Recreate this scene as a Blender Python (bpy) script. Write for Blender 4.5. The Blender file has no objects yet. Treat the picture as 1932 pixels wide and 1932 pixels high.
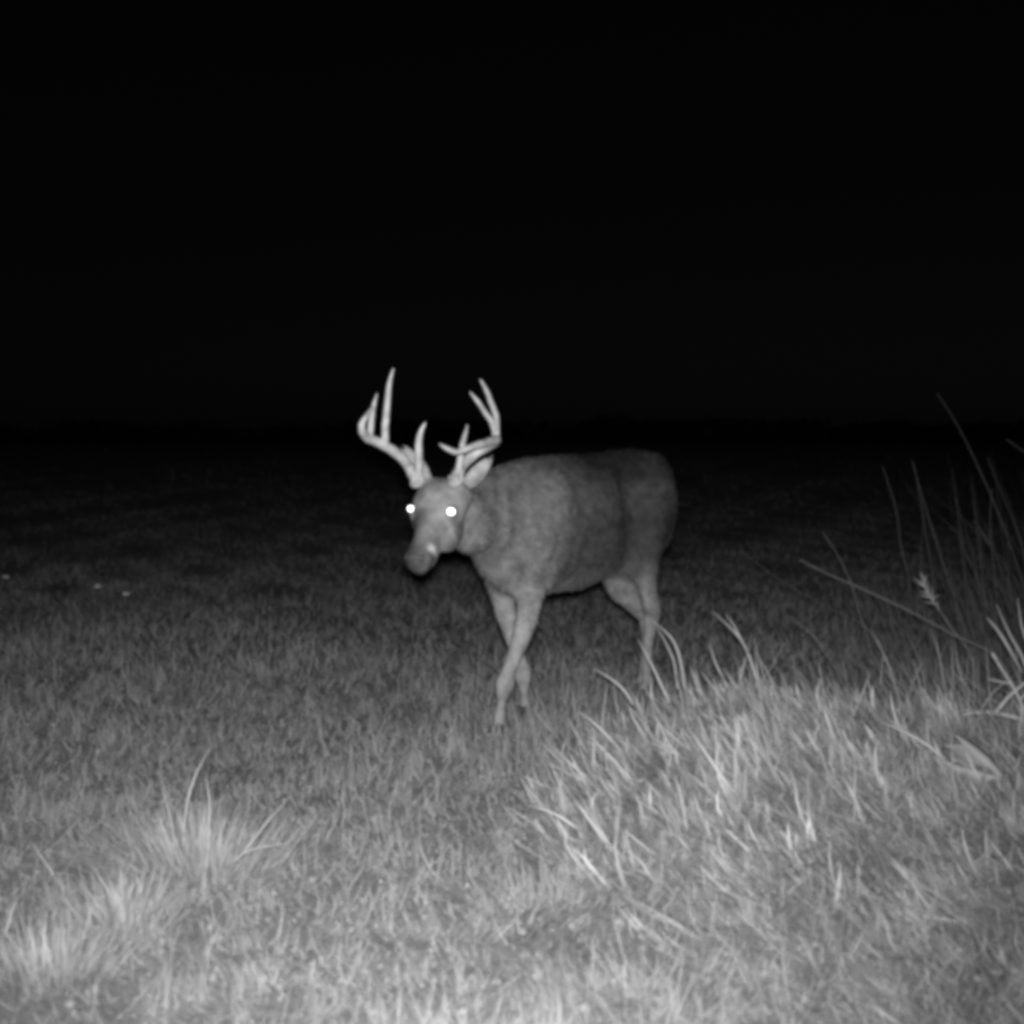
import bpy, bmesh, math
import numpy as np
from mathutils import Vector, Matrix

rng = np.random.default_rng(7)
R = math.radians

# ------------------------------------------------------------------ camera, sky, lights, exposure
sc = bpy.context.scene
C = sc.collection
CAM_Z = 1.0
FPX, HORIZON = 2654.0, 850.0            # focal length and horizon line, measured on a 1932-unit wide picture
PITCH = math.atan((966.0 - HORIZON) / FPX)

cd = bpy.data.cameras.new('trail_camera')
cam = bpy.data.objects.new('trail_camera', cd); C.objects.link(cam)
cam.location = (0, 0, CAM_Z)
cam.rotation_euler = (R(90) - PITCH, 0, 0)
cd.sensor_fit = 'HORIZONTAL'; cd.sensor_width = 36.0
cd.lens = 36.0 * FPX / 1932.0
cd.clip_start = 0.05; cd.clip_end = 2000
cd.dof.use_dof = True; cd.dof.focus_distance = 4.9; cd.dof.aperture_fstop = 3.2
sc.camera = cam

w = bpy.data.worlds.new('World'); sc.world = w; w.use_nodes = True
nt = w.node_tree; nt.nodes.clear()
sky = nt.nodes.new('ShaderNodeTexSky'); sky.sky_type = 'NISHITA'; sky.sun_disc = False
sky.sun_elevation = R(25); sky.sun_rotation = R(200)
bw = nt.nodes.new('ShaderNodeRGBToBW')          # the camera sees infrared only: no colour
bg = nt.nodes.new('ShaderNodeBackground'); bg.inputs['Strength'].default_value = 0.00026
wo = nt.nodes.new('ShaderNodeOutputWorld')
nt.links.new(sky.outputs[0], bw.inputs[0]); nt.links.new(bw.outputs[0], bg.inputs[0]); nt.links.new(bg.outputs[0], wo.inputs[0])

ml = bpy.data.lights.new('moon', 'SUN'); ml.energy = 0.003; ml.angle = R(0.5)
moon = bpy.data.objects.new('moon', ml); C.objects.link(moon)
moon.rotation_euler = (R(65), 0, R(-20)); moon.location = (0, 0, 30)

# the camera's own infrared flash: the one light of this photograph, a LED array just above the lens
fl = bpy.data.lights.new('infrared_flash', 'SPOT')
fl.energy = 950; fl.spot_size = R(68); fl.spot_blend = 1.0; fl.shadow_soft_size = 0.035
flash = bpy.data.objects.new('infrared_flash', fl); C.objects.link(flash)
flash.location = (0.0, -0.03, CAM_Z + 0.07)
flash.rotation_euler = (R(90) - R(4.6), 0, R(2.5))

vs = sc.view_settings
vs.view_transform = 'Standard'; vs.look = 'None'; vs.exposure = 0.0; vs.gamma = 1.0
vs.use_curve_mapping = False
sc.render.engine = 'CYCLES'
sc.cycles.use_denoising = True
sc.cycles.max_bounces = 6
sc.cycles.pixel_filter_type = 'BLACKMAN_HARRIS'
sc.cycles.filter_width = 4.8             # soft small-sensor lens

# ------------------------------------------------------------------ helpers
def at(u, v, Y):
    """point at distance Y in front of the camera seen at picture position u, v (1932 units)"""
    cx, cy = (u - 966.0) / FPX, -(v - 966.0) / FPX
    cp, sp = math.cos(PITCH), math.sin(PITCH)
    dy, dz = cp + cy * sp, cy * cp - sp
    t = Y / dy
    return np.array([cx * t, Y, CAM_Z + dz * t])

def terrain(x, y):
    x = np.asarray(x, float); y = np.asarray(y, float)
    z = 0.016 * np.sin(1.7 * x + 0.6) * np.cos(1.3 * y + 0.3) + 0.010 * np.sin(3.9 * x - 2.1 * y) + 0.006 * np.sin(8.3 * x + 5.1 * y)
    q = np.clip((x - np.interp(y, [2, 3.4, 4.3, 5.2], [.35, -.05, .12, .55])) / .55, 0, 1); q = q * q * (3 - 2 * q)
    z = z + (0.185 - .085 * np.clip((x - .85) / .6, 0, 1)) * q * np.exp(-np.where(y < 4.35, (y - 4.35) ** 2 / .75, (y - 4.35) ** 2 / .20))          # low bank on the right
    z = z + 0.03 * np.exp(-((x + 0.98) ** 2 / 0.12 + (y - 3.45) ** 2 / 0.10))
    z = z * np.clip((y + 3) / 4, 0, 1)
    t = np.clip((y - 8.0) / 24.0, 0, 1)
    z = z + 1.15 * t * t * (3 - 2 * t)                       # the field climbs gently towards the horizon
    return z

def hit(u, v, h=0.0):
    """distance at which the line of sight through u, v comes down to h above the ground"""
    for Y in np.arange(1.6, 12, .01):
        p = at(u, v, Y)
        if p[2] <= terrain(p[0], p[1]) + h: return float(Y)
    return 12.0

def vnoise(x, y, s=1.0, seed=0):
    """smooth value noise in 0..1"""
    r = np.random.default_rng(100 + seed); tab = r.random((64, 64))
    x = np.asarray(x) / s + 31.7; y = np.asarray(y) / s + 17.3
    xi = np.floor(x).astype(int); yi = np.floor(y).astype(int); fx = x - xi; fy = y - yi
    fx = fx * fx * (3 - 2 * fx); fy = fy * fy * (3 - 2 * fy)
    g = lambda a, b: tab[a % 64, b % 64]
    return (g(xi, yi) * (1 - fx) + g(xi + 1, yi) * fx) * (1 - fy) + (g(xi, yi + 1) * (1 - fx) + g(xi + 1, yi + 1) * fx) * fy

def tag(o, label=None, cat=None, group=None, kind=None):
    if label: o['label'] = label
    if cat: o['category'] = cat
    if group: o['group'] = group
    if kind: o['kind'] = kind
    return o

def empty(name, loc):
    o = bpy.data.objects.new(name, None); C.objects.link(o); o.location = loc
    o.empty_display_size = 0.1
    return o

def link(name, me, m, parent=None, loc=(0, 0, 0)):
    """link a mesh whose vertices are given in world space; its origin goes to loc (or to its parent)"""
    o = bpy.data.objects.new(name, me); C.objects.link(o)
    off = Vector(parent['_o']) if parent is not None and '_o' in parent else Vector(loc)
    me.transform(Matrix.Translation(-off))
    if parent is not None:
        o.parent = parent
    else:
        o.location = loc
    o['_o'] = tuple(off)
    if m is not None:
        me.materials.clear(); me.materials.append(m)
    return o

def mesh_np(name, V, quads=None, tris=None, smooth=True):
    me = bpy.data.meshes.new(name)
    V = np.asarray(V, np.float32); nq = 0 if quads is None else len(quads); ntr = 0 if tris is None else len(tris)
    me.vertices.add(len(V)); me.vertices.foreach_set('co', V.ravel())
    loops = np.concatenate(([np.asarray(quads).ravel()] if nq else []) + ([np.asarray(tris).ravel()] if ntr else [])).astype(np.int32)
    me.loops.add(len(loops)); me.loops.foreach_set('vertex_index', loops)
    me.polygons.add(nq + ntr)
    st = np.concatenate([np.arange(nq) * 4, nq * 4 + np.arange(ntr) * 3]).astype(np.int32)
    me.polygons.foreach_set('loop_start', st)
    me.polygons.foreach_set('use_smooth', np.full(nq + ntr, smooth))
    me.update(calc_edges=True); me.validate()
    return me

def set_attr(me, name, vals):
    a = me.attributes.new(name, 'FLOAT', 'POINT'); a.data.foreach_set('value', np.asarray(vals, np.float32).ravel())

def loft(rings, cap=True):
    """rings: list of (n,3) arrays -> verts, faces"""
    n = len(rings[0]); V = np.concatenate(rings); F = []
    for i in range(len(rings) - 1):
        for k in range(n):
            a, b = i * n + k, i * n + (k + 1) % n
            F.append((a, b, b + n, a + n))
    if cap:
        F.append(tuple(range(n - 1, -1, -1))); F.append(tuple(range((len(rings) - 1) * n, len(rings) * n)))
    return V, F

def smooth_path(pts, rad, sub=6):
    pts = np.asarray(pts, float); rad = np.asarray(rad, float); n = len(pts)
    out, orad = [], []
    for i in range(n - 1):
        p0, p1, p2, p3 = pts[max(i - 1, 0)], pts[i], pts[i + 1], pts[min(i + 2, n - 1)]
        r0, r1, r2, r3 = rad[max(i - 1, 0)], rad[i], rad[i + 1], rad[min(i + 2, n - 1)]
        for k in range(sub):
            t = k / sub
            b = (-.5 * t + t * t - .5 * t ** 3, 1 - 2.5 * t * t + 1.5 * t ** 3, .5 * t + 2 * t * t - 1.5 * t ** 3, -.5 * t * t + .5 * t ** 3)
            out.append(b[0] * p0 + b[1] * p1 + b[2] * p2 + b[3] * p3)
            orad.append(np.maximum(b[0] * r0 + b[1] * r1 + b[2] * r2 + b[3] * r3, 0.0006))
    out.append(pts[-1]); orad.append(rad[-1])
    return np.array(out), np.array(orad)

def tube(pts, rad, n=10, sub=6, knob=0.0, seed=0):
    """a smooth tapering tube along a path; rad holds one radius or a pair (across, along-heading) per point"""
    P, Rr = smooth_path(pts, rad, sub)
    T = np.gradient(P, axis=0); T /= np.linalg.norm(T, axis=1)[:, None]
    ref = np.array([0., 0., 1.]) if abs(T[0][2]) < .9 else np.array([0., 1., 0.])
    a = np.cross(T[0], ref); a /= np.linalg.norm(a); rings = []
    rr = np.random.default_rng(seed)
    ang = np.linspace(0, 2 * np.pi, n, endpoint=False)
    for i in range(len(P)):
        a = a - T[i] * a.dot(T[i]); a /= np.linalg.norm(a); b = np.cross(T[i], a)
        q = 1 + knob * (rr.random(n) - .5)
        rx = Rr[i] if Rr.ndim == 1 else Rr[i][0]; ry = Rr[i] if Rr.ndim == 1 else Rr[i][1]
        rings.append(P[i] + (np.cos(ang) * rx * q)[:, None] * a + (np.sin(ang) * ry * q)[:, None] * b)
    return loft(rings)

def ellipsoid(c, ax, n=14, m=10):
    """c centre, ax three axis vectors with length"""
    ax = np.asarray(ax, float); rings = []
    for i in range(m):
        th = math.pi * (i + .5) / m
        ph = np.linspace(0, 2 * np.pi, n, endpoint=False)
        rings.append(np.asarray(c) + np.cos(th) * ax[2] + np.sin(th) * (np.cos(ph)[:, None] * ax[0] + np.sin(ph)[:, None] * ax[1]))
    return loft(rings)

def fuse(name, shapes, voxel, iters):
    """one continuous skin over overlapping closed volumes"""
    V, F, o = [], [], 0
    for v, f in shapes:
        V.append(v); F += [tuple(i + o for i in q) for q in f]; o += len(v)
    me = bpy.data.meshes.new(name + '_cage'); me.from_pydata(np.concatenate(V).tolist(), [], F)
    bm = bmesh.new(); bm.from_mesh(me); bmesh.ops.recalc_face_normals(bm, faces=bm.faces); bm.to_mesh(me); bm.free()
    ob = bpy.data.objects.new(name + '_cage', me); C.objects.link(ob)
    md = ob.modifiers.new('r', 'REMESH'); md.mode = 'VOXEL'; md.voxel_size = voxel; md.use_smooth_shade = True
    if iters:
        ms = ob.modifiers.new('s', 'SMOOTH'); ms.factor = 0.5; ms.iterations = iters
    dg = bpy.context.evaluated_depsgraph_get()
    res = bpy.data.meshes.new_from_object(ob.evaluated_get(dg)); res.name = name
    bpy.data.objects.remove(ob); bpy.data.meshes.remove(me)
    res.polygons.foreach_set('use_smooth', np.full(len(res.polygons), True))
    return res

# ------------------------------------------------------------------ materials (infrared greys)
def mat(name):
    m = bpy.data.materials.new(name); m.use_nodes = True
    n = m.node_tree; n.nodes.clear()
    out = n.nodes.new('ShaderNodeOutputMaterial')
    return m, n, out

def blade_mat(name, lo, hi, trans=0.4):
    m, n, out = mat(name)
    at_ = n.nodes.new('ShaderNodeAttribute'); at_.attribute_name = 'tint'
    tc = n.nodes.new('ShaderNodeTexCoord')
    nz = n.nodes.new('ShaderNodeTexNoise'); nz.inputs['Scale'].default_value = 60
    n.links.new(tc.outputs['Object'], nz.inputs['Vector'])
    mx = n.nodes.new('ShaderNodeMath'); mx.operation = 'MULTIPLY_ADD'; mx.inputs[1].default_value = 0.25
    n.links.new(nz.outputs[0], mx.inputs[0]); n.links.new(at_.outputs['Fac'], mx.inputs[2])
    rp = n.nodes.new('ShaderNodeMapRange'); rp.inputs[1].default_value = 0.0; rp.inputs[2].default_value = 1.25
    rp.inputs[3].default_value = lo; rp.inputs[4].default_value = hi
    n.links.new(mx.outputs[0], rp.inputs[0])
    d = n.nodes.new('ShaderNodeBsdfDiffuse'); t = n.nodes.new('ShaderNodeBsdfTranslucent'); s = n.nodes.new('ShaderNodeMixShader')
    s.inputs[0].default_value = trans
    n.links.new(rp.outputs[0], d.inputs[0]); n.links.new(rp.outputs[0], t.inputs[0])
    n.links.new(d.outputs[0], s.inputs[1]); n.links.new(t.outputs[0], s.inputs[2])
    n.links.new(s.outputs[0], out.inputs[0])
    return m

def solid_mat(name, lo, hi, scale=12, rough=0.9, bump=0.0, bscale=80, metal=0.0, spec=0.2):
    m, n, out = mat(name)
    p = n.nodes.new('ShaderNodeBsdfPrincipled'); p.inputs['Roughness'].default_value = rough; p.inputs['Metallic'].default_value = metal
    p.inputs['Specular IOR Level'].default_value = spec
    tc = n.nodes.new('ShaderNodeTexCoord'); nz = n.nodes.new('ShaderNodeTexNoise'); nz.inputs['Scale'].default_value = scale
    nz.inputs['Detail'].default_value = 6
    n.links.new(tc.outputs['Object'], nz.inputs['Vector'])
    rp = n.nodes.new('ShaderNodeMapRange'); rp.inputs[1].default_value = 0.25; rp.inputs[2].default_value = 0.75
    rp.inputs[3].default_value = lo; rp.inputs[4].default_value = hi
    n.links.new(nz.outputs[0], rp.inputs[0]); n.links.new(rp.outputs[0], p.inputs['Base Color'])
    if bump:
        nb = n.nodes.new('ShaderNodeTexNoise'); nb.inputs['Scale'].default_value = bscale
        n.links.new(tc.outputs['Object'], nb.inputs['Vector'])
        b = n.nodes.new('ShaderNodeBump'); b.inputs['Strength'].default_value = bump; b.inputs['Distance'].default_value = 0.004
        n.links.new(nb.outputs[0], b.inputs['Height']); n.links.new(b.outputs[0], p.inputs['Normal'])
    n.links.new(p.outputs[0], out.inputs[0])
    return m

def coat_mat(name):
    """deer coat: grey value per region from the 'coat' attribute, broken up by fine hair-like noise"""
    m, n, out = mat(name)
    a = n.nodes.new('ShaderNodeAttribute'); a.attribute_name = 'coat'
    tc = n.nodes.new('ShaderNodeTexCoord')
    nz = n.nodes.new('ShaderNodeTexNoise'); nz.inputs['Scale'].default_value = 24; nz.inputs['Detail'].default_value = 9
    n.links.new(tc.outputs['Object'], nz.inputs['Vector'])
    rp = n.nodes.new('ShaderNodeMapRange'); rp.inputs[1].default_value = .3; rp.inputs[2].default_value = .7; rp.inputs[3].default_value = .66; rp.inputs[4].default_value = 1.34
    n.links.new(nz.outputs[0], rp.inputs[0])
    mu = n.nodes.new('ShaderNodeMath'); mu.operation = 'MULTIPLY'
    n.links.new(a.outputs['Fac'], mu.inputs[0]); n.links.new(rp.outputs[0], mu.inputs[1])
    d = n.nodes.new('ShaderNodeBsdfDiffuse'); d.inputs['Roughness'].default_value = 0.0
    n.links.new(mu.outputs[0], d.inputs[0])
    nb = n.nodes.new('ShaderNodeTexNoise'); nb.inputs['Scale'].default_value = 70; nb.inputs['Detail'].default_value = 4
    n.links.new(tc.outputs['Object'], nb.inputs['Vector'])
    b = n.nodes.new('ShaderNodeBump'); b.inputs['Strength'].default_value = .35; b.inputs['Distance'].default_value = .006
    n.links.new(nb.outputs[0], b.inputs['Height']); n.links.new(b.outputs[0], d.inputs['Normal'])
    n.links.new(d.outputs[0], out.inputs[0])
    return m

M_turf = blade_mat('turf_grass', .34, .74, .45)
M_dry = blade_mat('dry_grass', .16, .98)
M_stalk = blade_mat('dry_stalk', .08, .60, .15)
M_soil = solid_mat('thatchy_soil', .18, .36, 9, bump=.8, bscale=45)
M_coat = coat_mat('deer_coat')
M_antler = solid_mat('antler_bone', .28, .70, 26, .7, .6, 130)
M_hoof = solid_mat('hoof_horn', .05, .09, 40, .5)
M_nose = solid_mat('wet_nose', .07, .10, 50, .6)
M_eyeball = solid_mat('dark_eyeball', .03, .05, 20, .4)
M_tapetum = solid_mat('eyeshine_mirror', .95, .98, 20, .42, metal=1.0)   # the reflecting layer behind a deer's pupil
M_twig = solid_mat('bare_twig', .42, .66, 40, .8, .5, 150)
M_hedge = solid_mat('far_hedge', .05, .09, 2, 1.0)

# ------------------------------------------------------------------ ground
gx = np.concatenate([-np.geomspace(400, 4, 24), np.linspace(-3.9, 3.9, 118), np.geomspace(4, 400, 24)])
gy = np.concatenate([-np.geomspace(60, 1, 8), np.linspace(-.9, 9, 130), np.geomspace(9.2, 900, 40)])
GX, GY = np.meshgrid(gx, gy); GZ = terrain(GX, GY)
V = np.stack([GX, GY, GZ], -1).reshape(-1, 3); nx = len(gx)
i, j = np.meshgrid(np.arange(nx - 1), np.arange(len(gy) - 1)); b0 = (j * nx + i).ravel()
Q = np.stack([b0, b0 + 1, b0 + nx + 1, b0 + nx], -1)
tag(link('ground', mesh_np('ground', V, Q), M_soil), kind='structure')

# ------------------------------------------------------------------ blades of grass
def blades(P, length, width, az, lean, curl, tint, face=None, nseg=3, tip=(.75, .35)):
    """P (n,3) roots; az lean azimuth, lean = angle from upright at the root, curl = extra bend to the tip (radians)"""
    n = len(P)
    ca, sa = np.cos(az), np.sin(az)
    face = az + np.pi / 2 + rng.normal(0, .7, n) if face is None else face
    wx, wy = np.cos(face), np.sin(face)
    pos = P.copy(); VV = []; TT = []
    for k in range(nseg + 1):
        t = k / nseg
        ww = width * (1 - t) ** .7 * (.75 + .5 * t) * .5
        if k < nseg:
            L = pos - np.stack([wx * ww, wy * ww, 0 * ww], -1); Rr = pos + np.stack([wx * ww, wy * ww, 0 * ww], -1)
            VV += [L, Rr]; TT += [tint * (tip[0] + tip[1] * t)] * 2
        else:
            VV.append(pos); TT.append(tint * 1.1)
        a = lean + curl * (t + .5 / nseg)
        st = length / nseg
        pos = pos + np.stack([np.sin(a) * ca * st, np.sin(a) * sa * st, np.cos(a) * st], -1)
        pos[:, 2] = np.maximum(pos[:, 2], terrain(pos[:, 0], pos[:, 1]) + .004)
    m = 2 * nseg + 1
    Vv = np.stack(VV, 1).reshape(-1, 3); Tt = np.stack(TT, 1).reshape(-1)
    base = (np.arange(n) * m)[:, None]
    Q = np.concatenate([base + np.array([[2 * k, 2 * k + 1, 2 * k + 3, 2 * k + 2]]) for k in range(nseg - 1)], 0) if nseg > 1 else np.zeros((0, 4), int)
    T = base + np.array([[2 * nseg - 2, 2 * nseg - 1, 2 * nseg]])
    return Vv, Q, T, Tt

def grass_obj(name, parts, m, parent=None, loc=(0, 0, 0)):
    V, Q, T, A, o = [], [], [], [], 0
    for v, q, t, a in parts:
        V.append(v); Q.append(q + o); T.append(t + o); A.append(a); o += len(v)
    me = mesh_np(name, np.concatenate(V), np.concatenate(Q), np.concatenate(T))
    set_attr(me, 'tint', np.concatenate(A))
    return link(name, me, m, parent, loc)

def scatter_lod(yk, dens, margin=.7):
    """roots spread over the field, thinning out evenly with distance"""
    yy = np.linspace(yk[0], yk[-1], 4000); d = np.exp(np.interp(np.log(yy), np.log(yk), np.log(dens))); wl = 2 * ((966 / FPX) * yy + margin)
    cdf = np.cumsum(d * wl) * (yy[1] - yy[0]); n = int(cdf[-1])
    y = np.interp(rng.random(n) * cdf[-1], cdf, yy); x = rng.uniform(-1, 1, n) * ((966 / FPX) * y + margin)
    return x, y, np.stack([x, y, terrain(x, y) - .004], -1)

def scatter(y0, y1, dens, margin=.7):
    w1 = (966 / FPX) * y1 + margin
    n = int((y1 - y0) * 2 * w1 * dens)
    x = rng.uniform(-w1, w1, n); y = rng.uniform(y0, y1, n)
    k = np.abs(x) < (966 / FPX) * y + margin
    x, y = x[k], y[k]
    return x, y, np.stack([x, y, terrain(x, y) - .004], -1)

def height_field(x, y):
    n1 = vnoise(x, y, .55, 1); n2 = vnoise(x, y, .17, 2)
    h = .020 + .022 * n1 + .022 * n2 + .02 * np.clip((y - 3.6) / 1.2, 0, 1) * n1
    h = h + .055 * np.exp(-((x - .03) ** 2 / .10 + (y - 4.72) ** 2 / .08)) + .02 * np.exp(-((x - .5) ** 2 / .15 + (y - 5.2) ** 2 / .08))
    return h

parts = []
x, y, P = scatter_lod([1.75, 2.2, 4, 6, 9, 12], [9500, 9500, 6500, 3000, 900, 90])
gap = vnoise(x, y, .05, 11) * .6 + vnoise(x, y, .14, 12) * .5
k = gap > rng.uniform(.20, .42, len(x)); x, y, P = x[k], y[k], P[k]
n = len(x); h = height_field(x, y)
L = h * rng.lognormal(0, .40, n) * 1.2
wd = np.interp(y, [1.75, 4, 6, 10], [.0055, .0058, .0066, .0085]) * rng.uniform(.6, 1.4, n)
az = vnoise(x, y, .20, 3) * 12 + rng.normal(0, .8, n)
lean = rng.uniform(.6, 1.6, n); curl = rng.normal(.1, .8, n)
tint = np.clip(.22 + .22 * vnoise(x, y, .33, 14) + .24 * vnoise(x, y, .11, 5) + rng.normal(0, .09, n) * np.interp(y, [4, 12], [1, .3]), 0, 1)
parts.append(blades(P, L, wd, az, lean, curl, tint))
# the far field: short fine growth, tinted dark to deepen the flash falloff
x, y, P = scatter_lod([7.5, 10, 14, 22, 33], [300, 2000, 800, 130, 3], 1.5); n = len(x)
parts.append(blades(P, .028 * rng.lognormal(0, .4, n), np.interp(y, [8, 33], [.006, .014]) * rng.uniform(.6, 1.4, n), rng.uniform(0, 6.28, n), rng.uniform(0, 1.0, n), rng.normal(.3, .5, n), np.clip(.05 + .25 * vnoise(x, y, 1.1, 6) + rng.normal(0, .05, n), 0, 1), nseg=1))
# matted dead blades lying flat between the living ones
x, y, P = scatter(1.75, 6.0, 900); n = len(x); P[:, 2] += rng.uniform(.01, .035, n)
parts.append(blades(P, rng.uniform(.03, .10, n), .005 * rng.uniform(.6, 1.3, n), rng.uniform(0, 6.28, n), rng.uniform(1.1, 1.6, n), rng.normal(0, .3, n), rng.uniform(.5, 1, n)))
# small round-leaved weeds low in the turf: leaflets at every tilt
x, y, P = scatter(1.75, 7.0, 900); k = rng.random(len(x)) < np.interp(y, [1.7, 3.5, 7], [1, .8, .3]); x, y, P = x[k], y[k], P[k]; n = len(x)
P[:, 2] += height_field(x, y) * rng.uniform(.2, 1.0, n)
nrm_ = rng.normal(0, 1, (n, 3)) * np.array([.8, .8, .5]) + np.array([0, -.3, .6]); nrm_ /= np.linalg.norm(nrm_, axis=1)[:, None]
a = np.cross(nrm_, rng.normal(0, 1, (n, 3))); a /= np.linalg.norm(a, axis=1)[:, None]; b = np.cross(nrm_, a)
ra = rng.uniform(.004, .009, n)[:, None]; rb = ra * rng.uniform(.4, .8, n)[:, None]
VL = np.stack([P - a * ra, P - b * rb + nrm_ * .002, P + a * ra, P + b * rb + nrm_ * .002], 1).reshape(-1, 3)
tl = np.clip(.05 + .30 * vnoise(x, y, .33, 14) + .20 * vnoise(x, y, .11, 5) + rng.normal(0, .10, n), 0, 1)
bi = (np.arange(n) * 4)[:, None]
parts.append((VL, np.zeros((0, 4), int), np.concatenate([bi + np.array([[0, 1, 2]]), bi + np.array([[0, 2, 3]])]), np.repeat(tl, 4)))
tag(grass_obj('turf_grass', parts, M_turf), 'short rough grass covering the whole clearing', 'grass', kind='stuff')

# tall dry grass bent to the left, filling the bank on the right
def bank_mask(x, y):
    edge = np.interp(y, [2.2, 2.8, 3.4, 3.9, 4.3, 4.8, 5.2, 5.8], [.55, .32, .10, .12, .22, .40, .85, 1.5])
    return x - edge
n0 = 52000
x = rng.uniform(0, 3.0, n0); y = rng.uniform(2.1, 5.4, n0); d = bank_mask(x, y)
k = (d > 0) & (rng.random(n0) < np.clip(.3 + d * 1.5, 0, 1)) & (x < (966 / FPX) * y + .6) & (vnoise(x, y, .07, 21) > .25)
x, y = x[k], y[k]; n = len(x)
flat = np.clip((3.6 - y) / .8, 0, 1)
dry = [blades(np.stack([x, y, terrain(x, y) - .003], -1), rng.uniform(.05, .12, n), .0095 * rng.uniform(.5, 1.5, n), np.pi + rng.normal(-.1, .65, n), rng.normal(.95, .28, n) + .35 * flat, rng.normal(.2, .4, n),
              np.clip(.1 + .75 * vnoise(x, y, .13, 22) + rng.normal(0, .14, n), 0, 1), nseg=3, tip=(.25, .95))]  # roots tinted dark as painted shade in the gaps, tips bright
px, py, az, ln, le, cu, ti, wi = [], [], [], [], [], [], [], []
N = 2600
cx = rng.uniform(0, 2.6, N); cy = rng.uniform(2.2, 5.2, N); d = bank_mask(cx, cy)
k = (d > -.08) & (rng.random(N) < np.clip((cy - 2.3) / 1.5, .03, 1)) & (cx < (966 / FPX) * cy + .5); cx, cy = cx[k], cy[k]
for k in range(len(cx)):
    m = rng.integers(1, 5); a0 = np.pi + rng.normal(-.15, .65); fl_ = np.clip((3.5 - cy[k]) / .8, 0, 1); ll0 = rng.uniform(.55, 1.2) + .45 * fl_
    px.append(cx[k] + rng.normal(0, .012, m)); py.append(cy[k] + rng.normal(0, .012, m))
    az.append(a0 + rng.normal(0, .25, m)); ln.append(rng.uniform(.07, .19) * rng.uniform(.6, 1.2, m)); le.append(ll0 + rng.normal(0, .2, m))
    cu.append(rng.normal(.2, .7, m)); ti.append(np.clip(rng.uniform(.5, 1.1) + rng.normal(0, .1, m), 0, 1)); wi.append(rng.uniform(.009, .018) * rng.uniform(.7, 1.2, m))
px, py, az, ln, le, cu, ti, wi = map(np.concatenate, (px, py, az, ln, le, cu, ti, wi))
dry.append(blades(np.stack([px, py, terrain(px, py) - .004], -1), ln, wi, az, le, cu, ti, nseg=4, tip=(.5, .6)))  # darker roots again, shade painted low in the clumps
# tangle in front of the hind legs
n = 90; px = rng.normal(.50, .16, n); py = rng.normal(4.72, .10, n)
dry.append(blades(np.stack([px, py, terrain(px, py) - .004], -1), rng.uniform(.10, .24, n), rng.uniform(.006, .012, n), np.pi + rng.normal(0, .9, n), rng.normal(.45, .3, n), rng.normal(.3, .7, n), rng.uniform(.5, 1, n), nseg=5, tip=(.6, .5)))
# longer tangled growth towards the right end of the bank
N = 760
px = rng.uniform(.55, 2.4, N); py = rng.uniform(4.2, 5.5, N); k = rng.random(N) < np.clip((px - .45) / .9, .08, 1); px, py = px[k], py[k]; n = len(px)
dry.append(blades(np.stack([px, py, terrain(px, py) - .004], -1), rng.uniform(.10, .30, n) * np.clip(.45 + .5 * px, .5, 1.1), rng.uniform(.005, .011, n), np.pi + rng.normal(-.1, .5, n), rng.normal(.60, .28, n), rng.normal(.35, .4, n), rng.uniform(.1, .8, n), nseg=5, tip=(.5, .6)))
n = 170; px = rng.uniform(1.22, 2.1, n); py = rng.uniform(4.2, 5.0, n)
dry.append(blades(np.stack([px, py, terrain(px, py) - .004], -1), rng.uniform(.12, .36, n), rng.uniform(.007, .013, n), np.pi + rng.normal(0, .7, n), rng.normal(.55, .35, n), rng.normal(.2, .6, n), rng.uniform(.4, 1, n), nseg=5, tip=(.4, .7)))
tag(grass_obj('dry_grass', dry, M_dry), 'pale dry grass bent to the left on the bank', 'grass', kind='stuff')

# dim weeds standing behind the bank
N = 230
cx = rng.uniform(1.35, 3.6, N); cy = rng.uniform(5.6, 8.2, N)
keep = cx > .30 * cy - .35 + .25 * (cy - 5.6); cx, cy = cx[keep], cy[keep]
px = (cx[:, None] + rng.normal(0, .05, (len(cx), 5))).ravel(); py = (cy[:, None] + rng.normal(0, .05, (len(cx), 5))).ravel(); n = len(px)
P = np.stack([px, py, terrain(px, py) - .004], -1)
tag(grass_obj('tall_weeds', [blades(P, rng.uniform(.25, .55, n) * rng.choice([1, 1, 1, 1.9], n), .005 * rng.uniform(.6, 1.3, n), np.pi + rng.normal(0, .4, n), np.abs(rng.normal(.25, .15, n)), rng.normal(.25, .2, n), rng.uniform(0, .45, n), nseg=4)], M_stalk),
    'dim tangle of tall weeds behind the bank of dry grass', 'weeds', kind='stuff')

# ------------------------------------------------------------------ the buck
S0 = np.array([.045, 5.0]); Hd = np.array([-.574, -.819]); Lf = np.array([.819, -.574])   # shoulder, heading, its left
UP = np.array([0, 0, 1.])
buck_o = (float(S0[0] - Hd[0] * .36), float(S0[1] - Hd[1] * .36), 0.0)
buck = empty('deer', buck_o); buck['_o'] = buck_o
tag(buck, 'antlered buck walking through the grass with glowing eyes', 'deer')

def body_pt(s, z, lat=0.0):
    q = S0 + Hd * s + Lf * lat
    return np.array([q[0], q[1], z])

def egg_ring(c, rt, up, hw, hh, egg=.12, n=24, p=1.0):
    t = np.linspace(0, 2 * np.pi, n, endpoint=False)
    return c + (np.cos(t) * hw * (1 - egg * np.sin(t)))[:, None] * rt + (np.sin(t) * hh)[:, None] * up

L3 = np.array([Lf[0], Lf[1], 0.]); H3 = np.array([Hd[0], Hd[1], 0.])
shapes = []
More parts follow.
